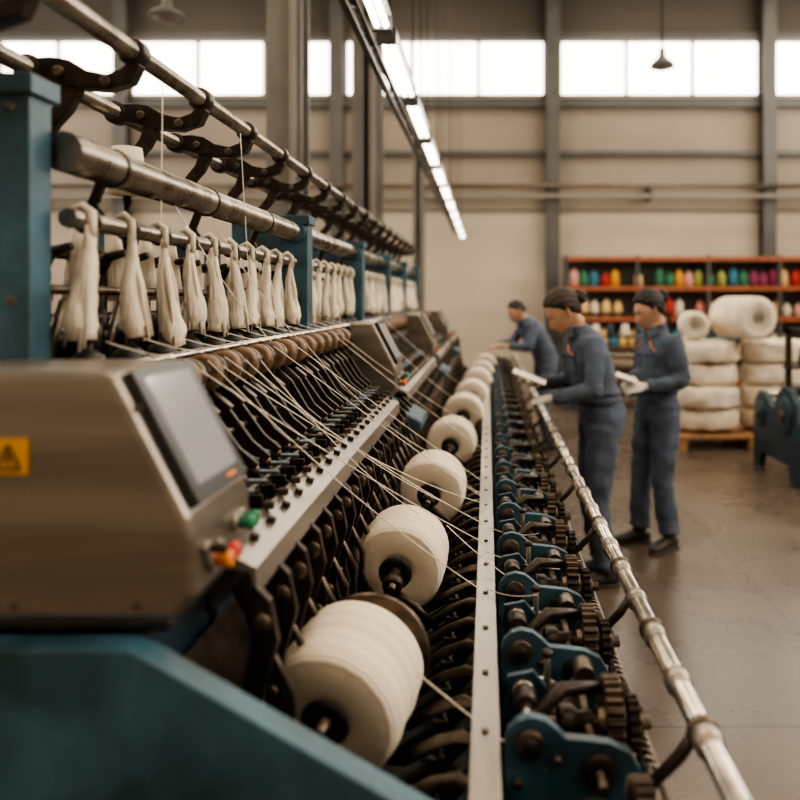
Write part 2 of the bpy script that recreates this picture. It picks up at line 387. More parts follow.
for i,yy in enumerate(BY):
    BX=bx(yy)
    for dy in(-.12,.30):
        y=yy+dy
        if i==0 and dy<0: continue
        b.loft([(BX,y,BZ+.02),(BX-.02,y,BZ-.05),(BX-.05,y,BZ-.12),(BX-.06,y,BZ-.22)],[(.012,.018),(.012,.022),(.011,.018),(.011,.016)],'dark',10,ref=(0,1,0))
        b.loft([(BX,y,BZ-.02),(BX+.06,y,BZ-.06),(BX+.12,y,BZ-.12)],[.013,.011,.009],'dark',10)
        b.lathe((BX,y-.02,BZ),(0,1,0),[(0,.018),(.005,.026),(.035,.026),(.04,.018)],'dark',16)
    b.cyl((BX,yy+.19,BZ),(BX,yy+.36,BZ),.013,'iron',12)
    if i: b.cyl((BX,yy-.17,BZ),(BX,yy-.06,BZ),.011,'iron',12)
    b.lathe((BX,yy+.38,BZ),(-.1,1,.0),[(0,.012),(.01,.02),(.03,.02),(.04,.01)],'iron',14)
b.lathe((-.250,1.69,BZ),(0.05,1,0),[(0,.03),(.004,.124),(.010,.130),(.016,.124),(.020,.03)],'iron',40)
b.obj('bobbin_spindles',mach)
for i,yy in enumerate(BY):
    b=MB(); R=.131 if i%2==0 else .127
    Lg=.20; h=-Lg/2
    pr=[(h+.008,.040),(h,.046),(h-.002,.06),(h,R-.012),(h+.006,R-.002),(h+.02,R+.003)]+[(h+.02+ (Lg-.04)*t/6,R+.004+.002*math.sin(t*2+i)) for t in range(1,6)]+[(h+Lg-.015,R+.001),(h+Lg-.003,R-.010),(h+Lg,R-.02),(h+Lg,.035),(h+Lg-.01,.03)]
    b.lathe((0,0,0),(0,1,0),pr,'wound',64)
    b.lathe((0,h-.004,0),(0,1,0),[(0,.018),(-.002,.036),(.002,.046),(.02,.046)],'black',28)
    b.lathe((0,h-.035,0),(0,1,0),[(0,.009),(.006,.014),(.03,.017),(.04,.02)],'iron',16)
    b.lathe((0,h+Lg,0),(0,1,0),[(0,.04),(.015,.034),(.03,.014),(.07,.012)],'black',18)
    o=b.obj('yarn_bobbin',loc=(bx(yy),yy+.10,BZ)); rx,rz=ROT[min(i,3)]; o.rotation_euler=(math.radians(rx),0,math.radians(rz))
b=MB(); b.b2(-.028,.022,.85,YE,.835,.85,'steel'); b.b2(-.028,-.02,.85,YE,.80,.84,'steel'); b.b2(.014,.022,.85,YE,.78,.84,'steel')
y=.95
while y<YE:
    b.cyl((-.003,y,.85),(-.003,y,.855),.007,'iron',8); b.b2(-.015,.01,y+.1,y+.13,.5,.84,'dark'); y+=.22
b.obj('guide_rail',mach,bevel=.002)
b=MB(); RX,RZ=.350,.90
b.cyl((RX,.75,RZ),(RX,YE,RZ),.0185,'chrome',24)
y=.85; q=0
while y<YE-.1:
    b.lathe((RX,y,RZ),(0,1,0),[(0,.02),(.004,.0245),(.032,.0245),(.036,.02)],'steel',20)
    b.lathe((RX,y-.012,RZ),(0,1,0),[(0,.0195),(.002,.022),(.008,.022),(.01,.0195)],'steel',20)
    if q%2==0: b.lathe((RX,y+.04,RZ),(0,1,0),[(0,.02),(.003,.027),(.012,.027),(.015,.02)],'iron',20)
    y+=.20; q+=1
y=1.32
while y<YE:
    b.loft([(RX-.005,y,RZ-.01),(RX-.03,y,RZ-.05),(RX-.08,y,RZ-.10),(RX-.09,y,RZ-.28)],[(.010,.014),(.010,.014),(.010,.014),(.012,.016)],'dark',10,ref=(0,1,0))
    y+=.60
b.obj('roller_bar',mach)
b=MB(); y=1.36
outline=[(.03,.64),(.03,.845),(.036,.868),(.052,.884),(.075,.89),(.10,.884),(.12,.868),(.135,.853),(.17,.85),(.21,.845),(.245,.828),(.262,.80),(.268,.765),(.268,.71),(.235,.70),(.222,.73),(.198,.752),(.165,.755),(.138,.738),(.122,.705),(.115,.64)]
while y<YE-.2:
    b.prism(outline,'Y',y,y+.022,'blue')
    for (x,z,r,k) in((.072,.846,.026,'iron'),(.072,.846,.012,'black'),(.19,.80,.030,'dark'),(.19,.80,.016,'iron'),(.245,.735,.010,'iron'),(.05,.70,.011,'iron'),(.09,.70,.011,'iron'),(.052,.78,.009,'iron'),(.118,.82,.008,'iron')):
        b.lathe((x,y-.012 if k!='black' else y-.014,z),(0,1,0),[(0,r*.85),(.002,r),(.02,r)],k,18)
    b.cyl((.072,y,.846),(.072,y+.12,.846),.012,'chrome',12)
    b.cyl((.072,y+.12,.846),(.072,y+.17,.846),.022,'dark',14)
    b.gear((.235,y+.155,.80),(1,0,0),.085,.03,26,'iron'); b.gear((.275,y+.155,.80),(1,0,0),.05,.02,16,'dark')
    b.cyl((.10,y+.155,.80),(.31,y+.155,.80),.013,'iron',12)
    b.lathe((.13,y+.155,.80),(1,0,0),[(0,.02),(.006,.034),(.03,.034),(.04,.022),(.07,.022)],'dark',18)
    b.loft([(.09,y+.1,.84),(.14,y+.13,.875),(.20,y+.17,.86),(.25,y+.24,.82)],[.012,.014,.012,.010],'dark',10)
    b.loft([(.05,y+.2,.86),(.11,y+.25,.835),(.16,y+.30,.79)],[.009,.008,.010],'steel',8)
    b.loft([(.26,y+.22,.84),(.29,y+.2,.80),(.305,y+.2,.72),(.30,y+.2,.62)],[.012,.014,.014,.012],'dark',10)
    b.prism([(.04,.74),(.04,.87),(.09,.88),(.115,.85),(.10,.74)],'Y',y+.19,y+.205,'bluedk')
    b.lathe((.07,y+.175,.845),(0,1,0),[(0,.016),(.003,.022),(.015,.022)],'steel',14)
    b.box((.16,y+.235,.75),(.08,.07,.09),'dark'); b.box((.20,y+.30,.78),(.05,.04,.06),'bluedk')
    b.cyl((.20,y+.27,.83),(.20,y+.33,.83),.022,'iron',14); b.cyl((.12,y+.24,.80),(.12,y+.24,.885),.007,'steel',8); b.lathe((.12,y+.24,.885),(0,0,1),[(0,.007),(.004,.012),(.012,.012),(.016,.006)],'dark',12)
    pts=[(.29+.012*math.cos(t*.9),y+.02+t*.0035,.77+.012*math.sin(t*.9)) for t in range(40)]
    b.loft(pts,.0028,'steel',5)
    y+=.36
b.cyl((.19,1.3,.80),(.19,YE-.1,.80),.010,'iron',12); b.cyl((.15,1.3,.68),(.15,YE-.1,.68),.022,'dark',12); b.cyl((.30,1.3,.77),(.30,YE-.1,.77),.008,'iron',8)
b.b2(.03,.30,1.25,YE,.60,.64,'dark')
b.prism([(p[0],p[1]) for p in outline],'Y',1.06,1.08,'blue'); b.gear((.235,1.20,.79),(1,0,0),.085,.03,26,'iron'); b.cyl((.08,1.2,.79),(.31,1.2,.79),.013,'iron',12)
b.obj('gear_train',mach,bevel=.0015)
b=MB(); y=1.42
def inmod(y): return any(ya+.28<y<yb for ya,yb in mods)
while y<YE-.1:
    if inmod(y):
        j=random.uniform(-.008,.008)
        b.bar([(-.70,1.40),(-.64,1.398),(-.585,1.345+j),(-.535,1.275),(-.49,1.245)],[.012,.022,.018,.014,.008],y,y+.016,'dark')
        b.box((-.60,y+.012,1.365),(.05,.026,.030),'iron',Matrix.Rotation(math.radians(40),3,'Y'))
        b.loft([(-.62,y+.04,1.30),(-.56,y+.045,1.25+j),(-.50,y+.05,1.225),(-.455,y+.055,1.225)],[.007,.007,.006,.0045],'lilac' if random.random()<.6 else 'iron',8)
        b.lathe((-.52,y+.04,1.235),(.9,.1,-.2),[(0,.006),(.004,.012),(.02,.012),(.026,.006)],'iron',10)
        b.bar([(-.66,1.36),(-.60,1.26),(-.56,1.18),(-.50,1.13)],[.012,.012,.010,.010],y+.035,y+.046,'dark')
        b.cyl((-.57,y+.02,1.31),(-.57,y+.05,1.31),.014,'steel',10)
        b.box((-.47,y+.02,1.19),(.03,.012,.03),'dark')
    y+=.092
for ya,yb in mods:
    b.cyl((-.57,ya+.27,1.31),(-.57,yb,1.31),.008,'iron',10); b.cyl((-.50,ya+.27,1.20),(-.50,yb,1.20),.007,'iron',10)
b.obj('lever_bank',mach,bevel=.002)
b=MB(); y=1.46; q=0
b.cyl((-.62,1.37,1.44),(-.62,YE,1.44),.012,'chrome',14); b.cyl((-.69,1.37,1.475),(-.69,YE,1.475),.010,'chrome',12); b.cyl((-.72,1.37,1.405),(-.72,YE,1.405),.016,'dark',12)
while y<YE-.1:
    if inmod(y):
        b.lathe((-.62,y,1.44),(0,1,0),[(0,.02),(.001,.034),(.005,.042),(.030,.042),(.034,.034),(.035,.02)],'wood',24)
        b.lathe((-.62,y-.014,1.44),(0,1,0),[(0,.016),(.002,.026),(.062,.026),(.064,.016)],'dark',16)
        b.lathe((-.62,y+.055,1.44),(0,1,0),[(0,.02),(.002,.038),(.010,.040),(.012,.02)],'iron',20)
        b.lathe((-.62,y+.075,1.44),(0,1,0),[(0,.02),(.002,.030),(.022,.030),(.024,.02)],'dark',20)
        b.loft([(-.70,y+.10,1.46),(-.66,y+.10,1.455),(-.62,y+.10,1.45),(-.60,y+.10,1.39)],[.010,.012,.018,.010],'dark',8)
    y+=.135; q+=1
b.obj('wooden_rollers',mach)
b=MB()
AX,AZ=-.75,2.125; DX,DZ=-.97,2.09; BXr,BZr=-.765,1.868; CX,CZ=-.75,1.748
YR=8.2
b.cyl((AX,.6,AZ),(AX,YR,AZ),.0195,'rod',20); b.cyl((DX,.6,DZ),(DX,YR,DZ),.019,'rod',16)
b.cyl((BXr,1.44,BZr),(BXr,YR,BZr),.037,'rod',28); b.cyl((CX-.005,1.44,CZ),(CX-.005,YR,CZ),.018,'rod',16)
b.cyl((-.95,1.44,1.93),(-.95,YR,1.93),.024,'rod',16)
b.obj('upper_rods',mach)
b=MB(); y=.9
while y<YR:
    b.lathe((AX,y-.022,AZ),(0,1,0),[(0,.02),(.004,.030),(.040,.030),(.044,.02)],'dark',20); b.lathe((DX,y-.022,DZ),(0,1,0),[(0,.02),(.004,.030),(.040,.030),(.044,.02)],'dark',18)
    b.bar([(AX+.008,AZ-.022),(AX-.010,AZ-.052),(AX-.05,AZ-.066),(AX-.10,AZ-.060),(AX-.14,AZ-.045),(AX-.17,AZ-.038),(DX,DZ)],[.013,.018,.017,.020,.028,.026,.020],y-.018,y+.018,'dark')
    b.bar([(AX-.125,AZ-.065),(AX-.145,AZ-.115),(AX-.175,AZ-.150),(-.95,1.93)],[.020,.016,.015,.014],y-.014,y+.014,'dark')
    b.lathe((-.95,y-.024,1.93),(0,1,0),[(0,.024),(.004,.036),(.044,.036),(.048,.024)],'dark',18)
    b.cyl((AX-.05,y-.030,AZ-.066),(AX-.05,y+.030,AZ-.066),.011,'iron',12); b.cyl((AX-.15,y-.028,AZ-.045),(AX-.15,y+.028,AZ-.045),.012,'iron',10)
    y+=.40
y=1.62
while y<YR:
    b.lathe((BXr,y,BZr),(0,1,0),[(0,.036),(.002,.041),(.014,.041),(.016,.036)],'dark',20)
    b.bar([(BXr-.02,BZr-.03),(-.800,BZr-.07),(-.795,CZ+.03),(CX-.02,CZ)],[.010,.011,.011,.010],y,y+.014,'dark')
    y+=.55
b.obj('rod_brackets',mach,bevel=.003)
b=MB()
for yp in (1.36,3.12,4.5,5.75,6.9,8.1):
    if yp<2:
        x1=-.778; w_=.26; z1=1.985; dp=.07
    else: x1=-.70; w_=.12; z1=1.93; dp=.09
    b.b2(x1-w_,x1,yp,yp+dp,1.1,z1-.03,'blue'); b.b2(x1-w_-.01,x1+.010,yp-.012,yp+dp+.012,z1-.035,z1,'blue')
    if yp>2:
        b.b2(x1-.30,x1-w_,yp+.01,yp+.07,1.80,1.9,'blue'); b.lathe((x1-.05,yp-.01,BZr),(0,1,0),[(0,.036),(.003,.046),(.02,.046)],'blue',20)
    else:
        for z in(1.6,1.93): b.cyl((x1-.03,yp-.006,z),(x1-.03,yp,z),.008,'iron',10)
b.obj('blue_posts',mach,bevel=.006)
b=MB(); y=1.5
while y<YR:
    b.cyl((-.90,y,1.38),(-.90,y,1.66),.016,'dark',10); b.lathe((-.90,y,1.50),(0,0,1),[(0,.02),(.01,.045),(.03,.045),(.04,.02)],'dark',16)
    b.loft([(-.90,y,1.66),(-.88,y,1.70),(-.84,y,1.71)],[.011,.012,.009],'dark',8)
    b.loft([(-.83,y+.05,1.38),(-.85,y+.05,1.5),(-.82,y+.05,1.6)],[.014,.012,.008],'iron',8)
    if int(y*10)%3==0: b.box((-.94,y+.04,1.74),(.04,.05,.10),'bluedk')
    y+=.12
b.cyl((-.90,1.4,1.56),(-.90,YR,1.56),.012,'iron',10); b.cyl((-.83,1.4,1.62),(-.83,YR,1.62),.010,'iron',10)
b.cyl((-.90,1.4,1.70),(-.90,YR,1.70),.014,'iron',10)
b.b2(-1.0,-.96,1.45,YR,1.36,1.56,'dark')
b.obj('rear_guides',mach)
# hanging yarn tufts: long loose slivers gathered at the rod, widening downward
b=MB(); c=MB(); y=1.475; i=0
while y<YR-.1:
    if not any(abs(y-(yp+.05))<.06 for yp in(3.12,4.5,5.75,6.9,8.1)):
        x=-.735; tx=random.uniform(-.015,.015); ty=random.uniform(-.03,.03); zt=CZ-.010; hb=random.uniform(-.02,.02)
        n=17; pts=[];rad=[]
        wmax=random.uniform(.030,.036)
        for t in range(n):
            q=t/(n-1); pts.append((x+tx*q+.005*math.sin(q*6+i),y+ty*q,zt-(.225+hb)*q)); r=.008+wmax*q
            e_=1.0 if q<.93 else .78
            rad.append((r*.72*e_*(1+.05*math.sin(q*15+i)),r*e_*(1+.05*math.sin(q*11+i*2))))
        b.loft(pts,rad,'sliver',24,ref=(0,1,0))
        # loose outer strands
        for k in range(4):
            ph=random.uniform(0,6.28); 
            b.loft([(x,y,zt),(x+.018*math.cos(ph)+tx*.5,y+.022*math.sin(ph)+ty*.5,zt-.11),(x+.030*math.cos(ph)+tx,y+.036*math.sin(ph)+ty,zt-.225-hb-random.uniform(-.01,.02))],[.004,.006,.003],'sliver',6)
        b.loft([(x-.035,y,CZ-.01),(x-.030,y,CZ+.018),(x-.01,y,CZ+.026),(x+.006,y,CZ+.014),(x+.006,y,zt-.02)],[.006,.007,.008,.008,.009],'sliver',8)
        c.lathe((x-.015,y+.016,CZ),(0,1,0),[(0,.018),(.003,.025),(.017,.025),(.020,.018)],'dark',16)
        c.lathe((x+.0,y,zt-.270),(0,0,1),[(0,.014),(.004,.032),(.016,.034),(.028,.028),(.04,.012)],'black',20)
        c.cyl((x+.0,y,1.40),(x+.0,y,zt-.21),.008,'dark',8)
        c.lathe((x-.04,y+.083,1.50),(0,0,1),[(0,.012),(.004,.024),(.05,.024),(.06,.012)],'dark',14)
        c.cyl((x-.04,y+.083,1.40),(x-.04,y+.083,1.64),.008,'dark',8)
        b.loft([(-.88,y+.08,CZ+.03),(-.88,y+.08,CZ-.04),(-.88,y+.08,CZ-.15)],[.008,.022,.034],'sliver',14)
    y+=.168; i+=1
o=b.obj('yarn_tufts',mach); c.obj('tuft_spindles',mach)
t=bpy.data.textures.new('fluff','CLOUDS'); t.noise_scale=.025
d=o.modifiers.new('d','DISPLACE'); d.texture=t; d.strength=.009; d.texture_coords='LOCAL'
b=MB(); b.lathe((-.90,2.0,1.86),(0,0,1),[(0,.03),(.004,.050),(.12,.036),(.125,.01)],'yarn',24); b.cyl((-.90,2.0,1.7),(-.90,2.0,1.87),.01,'dark',8); b.obj('yarn_cone',mach)
b=MB(); random.seed(3)
def thread(p,q,sag=.01,r=.0014):
    p=V(p);q=V(q); b.loft([p.lerp(q,t/8)-V((0,0,sag*4*(t/8)*(1-t/8))) for t in range(9)],r,'thread',5)
for (y0,y1,x1,z1) in ((1.62,2.42,0,.86),(1.72,2.05,-.02,.86),(1.83,2.62,0,.86),(1.93,2.48,-.14,.975),(2.05,2.3,-.2,.985),(2.25,2.95,0,.86),(2.45,3.2,0,.86),(2.6,3.15,-.2,.985),(3.1,3.9,0,.86),(3.2,4.2,-.15,.98),(4.2,5.0,0,.86),(4.8,5.7,0,.86),(1.75,2.9,.0,.86)):
    thread((-.60,y0,1.47),(x1,y1,z1),random.uniform(.0,.05))
thread((-.13,1.5,.90),(.10,1.36,.80),.005); thread((-.12,2.38,.93),(.05,2.15,.86),.006); thread((-.12,3.1,.93),(0,3.0,.86),.01); thread((0,2.35,.86),(.2,2.2,.86),.01); thread((0,2.05,.86),(.12,1.9,.9),.01); thread((0,2.62,.86),(.16,2.5,.87),.015)
for i in range(14):
    y=1.54+i*.16; thread((-.735,y,1.52),(-.62,y+.05,1.485),.004)
thread((-.75,1.85,2.1),(-.76,1.86,1.55),0); thread((-.74,2.4,2.1),(-.72,2.45,1.5),0); thread((-.76,1.95,1.83),(-.62,2.3,1.48),.02); thread((-.76,2.2,1.83),(-.62,2.6,1.48),.02)
b.obj('yarn_threads',mach)

# ------------------------------------------------------------------ shelf
b=MB(); sx0,sx1=1.45,6.6; sy0,sy1=14.6,15.1
lv=[.12,.72,1.28,1.84,2.38]
for z in lv: b.b2(sx0,sx1,sy0,sy1,z-.035,z,'rust' if z>1 else 'iron'); b.b2(sx0,sx1,sy0-.02,sy0,z-.07,z+.01,'rust')
for x in (sx0,2.75,4.05,5.35,sx1):
    for yq in(sy0,sy1-.04): b.b2(x-.03,x+.03,yq-.01,yq+.05,0,2.42,'grey')
b.b2(sx0,sx1,sy1,sy1+.02,.1,2.38,'grey')
b.obj('storage_shelf')
pal=[(.5,.04,.03),(.75,.36,.04),(.05,.22,.12),(.78,.70,.58),(.7,.22,.2),(.05,.22,.32),(.65,.12,.02),(.8,.55,.22),(.28,.05,.12),(.35,.4,.1),(.75,.38,.32),(.78,.68,.56)]
for i,cc in enumerate(pal): M['sp%d'%i]=mat('spool_dye_%d'%i,cc,.85)
b=MB(); random.seed(5)
for li,z in enumerate(lv[:4]):
    x=sx0+.16
    while x<sx1-.1:
        k=random.randrange(12)
        if li==2: k=random.choice([3,11,4,10,3,7,11,0])
        if li<=1: k=random.choice([3,11,5,7])
        h=random.uniform(.26,.36); r=.085
        if random.random()<.92:
            b.lathe((x,14.78,z+.002),(0,0,1),[(0,.03),(.01,.03),(.02,r),(h-.05,r*.78),(h-.045,.025),(h,.022)],'sp%d'%k,14)
        x+=random.choice([.175,.19,.215])
b.obj('thread_spools')
# ------------------------------------------------------------------ bales on pallet
b=MB(); px0,px1,py0,py1=2.03,3.65,8.5,9.5
for i in range(7): yv=py0+i*.155; b.b2(px0,px1,yv,yv+.11,.12,.145,'pal')
for x in(px0,(px0+px1)/2-.05,px1-.1):
    b.b2(x,x+.1,py0,py1+.04,.095,.12,'pal'); b.b2(x,x+.1,py0,py1+.04,0,.022,'pal')
    for yv in(py0,py0+.45,py1-.06): b.b2(x,x+.1,yv,yv+.1,.022,.095,'pal')
b.obj('wooden_pallet')
def bale(x,y,r,layers,h=.25,h0=.162):
    b=MB(); z=h0
    for i in range(layers):
        ox=random.uniform(-.02,.02); rr=r*random.uniform(.94,1.04)
        b.lathe((x+ox,y+ox,z),(0,0,1),[(0,rr*.6),(.01,rr*.90),(.04,rr*.98),(h*.5,rr),(h-.04,rr*.98),(h-.01,rr*.90),(h,rr*.6)],'cloth',32); z+=h-.002
    o=b.obj('cotton_bale')
    t=bpy.data.textures.new('c','CLOUDS'); t.noise_scale=.18
    sb=o.modifiers.new('s','SUBSURF'); sb.levels=2; sb.render_levels=2
    d=o.modifiers.new('d','DISPLACE'); d.texture=t; d.strength=.06; d.texture_coords='LOCAL'
    return z
ztop=bale(2.44,8.95,.37,4); bale(3.22,8.98,.37,4)
def roll(x,y,z,r,L,ang):
    b=MB(); prof=[(0,r*.3),(-.005,r*.5),(0,r*.9),(.02,r),(L-.02,r),(L,r*.9),(L,r*.3),(L-.03,r*.26)]
    b.lathe((0,0,0),(0,1,0),prof,'cloth',36); b.lathe((0,-.008,0),(0,1,0),[(0,.0),(.0,r*.30),(.01,r*.31)],'iron',20)
    for q in(.45,.6,.75): b.lathe((0,-.008,0),(0,1,0),[(0,r*q),(-.004,r*(q+.02)),(0,r*(q+.04)),(.004,r*q)],'yarn',30)
    o=b.obj('batting_roll',loc=(x,y,z)); o.rotation_euler=(0,0,ang); return o
roll(2.88,8.5,ztop+.250,.235,.62,.25)
roll(2.26,8.66,ztop+.17,.15,.55,-.15)
# ------------------------------------------------------------------ side machines
def sidemachine(x,y,sc,ang,name='carding_machine'):
    e=empty(name,(x,y,0),ang); b=MB()
    for xx in(0,1.5):
        pl=[(0,0),(0,.55),(.05,.72),(.18,.82),(.34,.84),(.48,.76),(.56,.62),(.66,.62),(.78,.72),(.95,.74),(1.08,.64),(1.12,.45),(1.12,0),(.95,0),(.90,.15),(.22,.15),(.17,0)]
        pl=[(p[0]*sc,p[1]*sc) for p in pl]
        b.prism(pl,'X',xx,xx+.06,'bluedk')
        for (yy,zz,r) in((.27,.58,.17),(.9,.52,.13)):
            b.lathe((xx-.03,yy*sc,zz*sc),(1,0,0),[(0,r*.3),(.01,r*.8),(.02,r),(.05,r)],'bluedk',26); b.cyl((xx-.05,yy*sc,zz*sc),(xx-.02,yy*sc,zz*sc),r*.3,'iron',14)
    for (yy,zz,r,k) in((.27,.58,.15,'iron'),(.9,.52,.12,'dark'),(.6,.45,.06,'chrome'),(.27,.80,.04,'dark'),(.9,.70,.03,'chrome')):
        b.cyl((.06,yy*sc,zz*sc),(1.5,yy*sc,zz*sc),r*sc,k,24)
    b.b2(.06,1.5,.2*sc,.95*sc,.16*sc,.30*sc,'bluedk')
    for xx in(.02,1.5): b.b2(xx,xx+.05,.3*sc,.35*sc,.8*sc,1.35*sc,'dark')
    b.b2(.02,1.55,.3*sc,.35*sc,1.3*sc,1.35*sc,'dark')
    for i in range(6): b.lathe((.2+.22*i,.325*sc,1.02*sc),(0,0,1),[(0,.05),(.01,.07),(.16,.05),(.17,.02)],'yarn' if i%2 else 'bluedk',16)
    b.b2(.02,1.55,.25*sc,.4*sc,.99*sc,1.02*sc,'dark')
    b.obj('frame_body',e,bevel=.006); return e
sidemachine(2.62,6.75,1.0,0)
sidemachine(1.2,11.6,1.05,0)

# ------------------------------------------------------------------ PEOPLE
def remesh_obj(mb,name,parent,vox,smooth_it=4,fold=0):
    o=mb.obj(name,parent)
    r=o.modifiers.new('r','REMESH'); r.mode='VOXEL'; r.voxel_size=vox; r.use_smooth_shade=True
    s=o.modifiers.new('s','SMOOTH'); s.factor=.5; s.iterations=smooth_it
    if fold:
        t=bpy.data.textures.new(name+'_fold','CLOUDS'); t.noise_scale=.085; t.noise_depth=1
        d=o.modifiers.new('f','DISPLACE'); d.texture=t; d.strength=fold; d.mid_level=.5; d.texture_coords='LOCAL'
        s2=o.modifiers.new('s2','SMOOTH'); s2.factor=.5; s2.iterations=1
    return o
def g(a,b,s): return math.exp(-((a-b)/s)**2)
def sstep(a,b,x): 
    t=max(0,min(1,(x-a)/(b-a))); return t*t*(3-2*t)
def headsurf(dx,dy,dz):
    x=dx*.096; y=dy*.074; z=dz*.118
    low=sstep(.1,-1,dz); y*=1-.30*low
    if dx>0:
        x*=1-.10*sstep(.2,1,dz); x=x*(1-.03*low)
        if dz<0: x+= .022*sstep(0,-.75,dz)*sstep(.15,.55,dx)*g(y,0,.045)
        wf=sstep(.02,.06,x)
        x+=wf*(.022*g(y,0,.011)*(sstep(.012,-.036,z) if z>-.038 else g(z,-.038,.010)))
        x+=wf*(.003*g(z,.022,.010)*g(abs(y),.028,.022))
        x-=wf*.010*g(abs(y),.031,.015)*g(z,.001,.012)
        x+=wf*.004*g(z,-.066,.011)*g(y,0,.020)
        x-=wf*.003*g(z,-.082,.006)*g(y,0,.03)
        x+=wf*.008*g(z,-.100,.013)*g(y,0,.026)
        x+=wf*.004*g(z,-.028,.022)*g(abs(y),.045,.018)
    else:
        x*=1+.06*sstep(-.2,.5,dz); x*=1-.42*sstep(-.25,-1,dz)
    return V((x,y,z))
def sphere_dirs(nu,nv):
    for i in range(nv+1):
        th=math.pi*i/nv
        for j in range(nu):
            ph=2*math.pi*j/nu; yield (math.sin(th)*math.cos(ph),math.sin(th)*math.sin(ph),math.cos(th))
def surf_at(y,z):
    dz=z/.118; low=sstep(.1,-1,dz); dy=y/(.074*(1-.30*low)); q=1-dz*dz-dy*dy
    dx=math.sqrt(max(q,.0)); return headsurf(dx,dy,dz)
def head(e,pos,pitch,yaw,roll_,neck,hairk,style):
    R=Matrix.Rotation(yaw,3,'Z')@Matrix.Rotation(pitch,3,'Y')@Matrix.Rotation(roll_,3,'X'); pos=V(pos)
    T=lambda p: R@V(p)+pos
    nu,nv=96,72; b=MB()
    ds=list(sphere_dirs(nu,nv)); vs=[T(headsurf(*d)) for d in ds]
    fs=[(i*nu+j,(i+1)*nu+j,(i+1)*nu+(j+1)%nu,i*nu+(j+1)%nu) for i in range(nv) for j in range(nu)]
    b.add(vs,fs,'skin',True)
    b.loft([V(neck)-V((0,0,.04)),V(neck),T((-.028,0,-.09)),T((-.022,0,-.03))],[.060,.052,.050,.045],'skin',18,ref=(1,0,0))
    for sg in(-1,1):
        b.loft([T((-.004,sg*.072,.026)),T((-.012,sg*.080,.022)),T((-.016,sg*.083,.004)),T((-.008,sg*.080,-.016)),T((.0,sg*.072,-.030))],[(.006,.010),(.006,.014),(.006,.014),(.006,.011),(.005,.006)],'skin',10,ref=(0,1,0))
    remesh_obj(b,'head',e,.0036,2)
    b=MB()
    SP=lambda y,z,o=0: T(surf_at(y,z)+V((o,0,0)))
    for sg in(-1,1):
        b.lathe(SP(sg*.030,-.002,-.0105),R@V((1,sg*.12,0)),[(-.006,.003),(-.004,.009),(0,.0125),(.006,.0105),(.011,.004)],'eye',16)
        b.lathe(SP(sg*.0305,-.005,-.0035),R@V((1,sg*.12,-.1)),[(0,.006),(.0035,.005),(.0045,.001)],'iris',12)
        b.loft([SP(sg*.013,.018,.001),SP(sg*.028,.024,.001),SP(sg*.047,.018,.001)],[.0018,.0026,.0014],hairk,6)
        b.loft([SP(sg*.016,.001,.001),SP(sg*.030,.004,.001),SP(sg*.044,.000,.001)],[.0014,.0020,.0012],hairk,6)
        b.loft([SP(sg*.015,.006,-.002),SP(sg*.030,.009,-.001),SP(sg*.045,.005,-.002)],[.003,.005,.003],'skin',8)
    b.loft([SP(-.021,-.065,-.001),SP(-.008,-.0620,.0),SP(.008,-.0620,.0),SP(.021,-.065,-.001)],[.0012,.0028,.0028,.0012],'lip',8)
    b.loft([SP(-.019,-.067,-.001),SP(-.007,-.0705,.0),SP(.007,-.0705,.0),SP(.019,-.067,-.001)],[.0012,.0034,.0034,.0012],'lip',8)
    b.obj('face_features',e)
    # hair grows out of the scalp: thickness rises smoothly from the hairline
    b=MB(); off=.013 if style!='short' else .010
    def hd(d):
        p=headsurf(*d)
        if p.z>.0: lim=.004+p.z*.80-.30*abs(p.y)**1.0*.25+.004*math.sin(p.y*160)
        else: lim=-.008+p.z*(.9 if style!='short' else 1.2)
        if p.z>.070: lim+= (p.z-.070)*2.2
        lo=-.066 if style!='short' else -.055
        return min(lim-p.x,(p.z-lo)*1.2)
    dist=[hd(d) for d in ds]; vs=[]
    for d,h in zip(ds,dist):
        p=headsurf(*d); n=V((d[0]/.096,d[1]/.074,d[2]/.118)).normalized()
        strand=.0020*math.sin(math.atan2(d[1],d[2]+.3)*24+5*d[0])
        puff=(.010*sstep(.5,-.3,d[0])*sstep(-.3,.5,d[2])+.006*sstep(-.1,.6,d[2])) if style!='short' else 0
        k=sstep(-.006,.024,h)
        vs.append(T(p+n*(-.002+k*(off+strand+puff+.002))))
    fs2=[f for f in fs if all(dist[a]>-.008 for a in f)]
    b.add(vs,fs2,hairk,True)
    if style!='short':
        c=V((-.122,0,.050)) if style=='bun' else V((-.128,0,.015))
        vs=[];m=32; BR=.045
        for i in range(25):
            th=math.pi*i/24
            for j in range(m):
                ph=2*math.pi*j/m; rr=BR*(1+.08*math.sin(3*ph+6*th)+.03*math.sin(9*th))
                vs.append(T(c+V((rr*.82*math.cos(th),rr*math.sin(th)*math.cos(ph),rr*math.sin(th)*math.sin(ph)))))
        b.add(vs,[(i*m+j,i*m+(j+1)%m,(i+1)*m+(j+1)%m,(i+1)*m+j) for i in range(24) for j in range(m)],hairk,True)
    o=b.obj('hair',e)
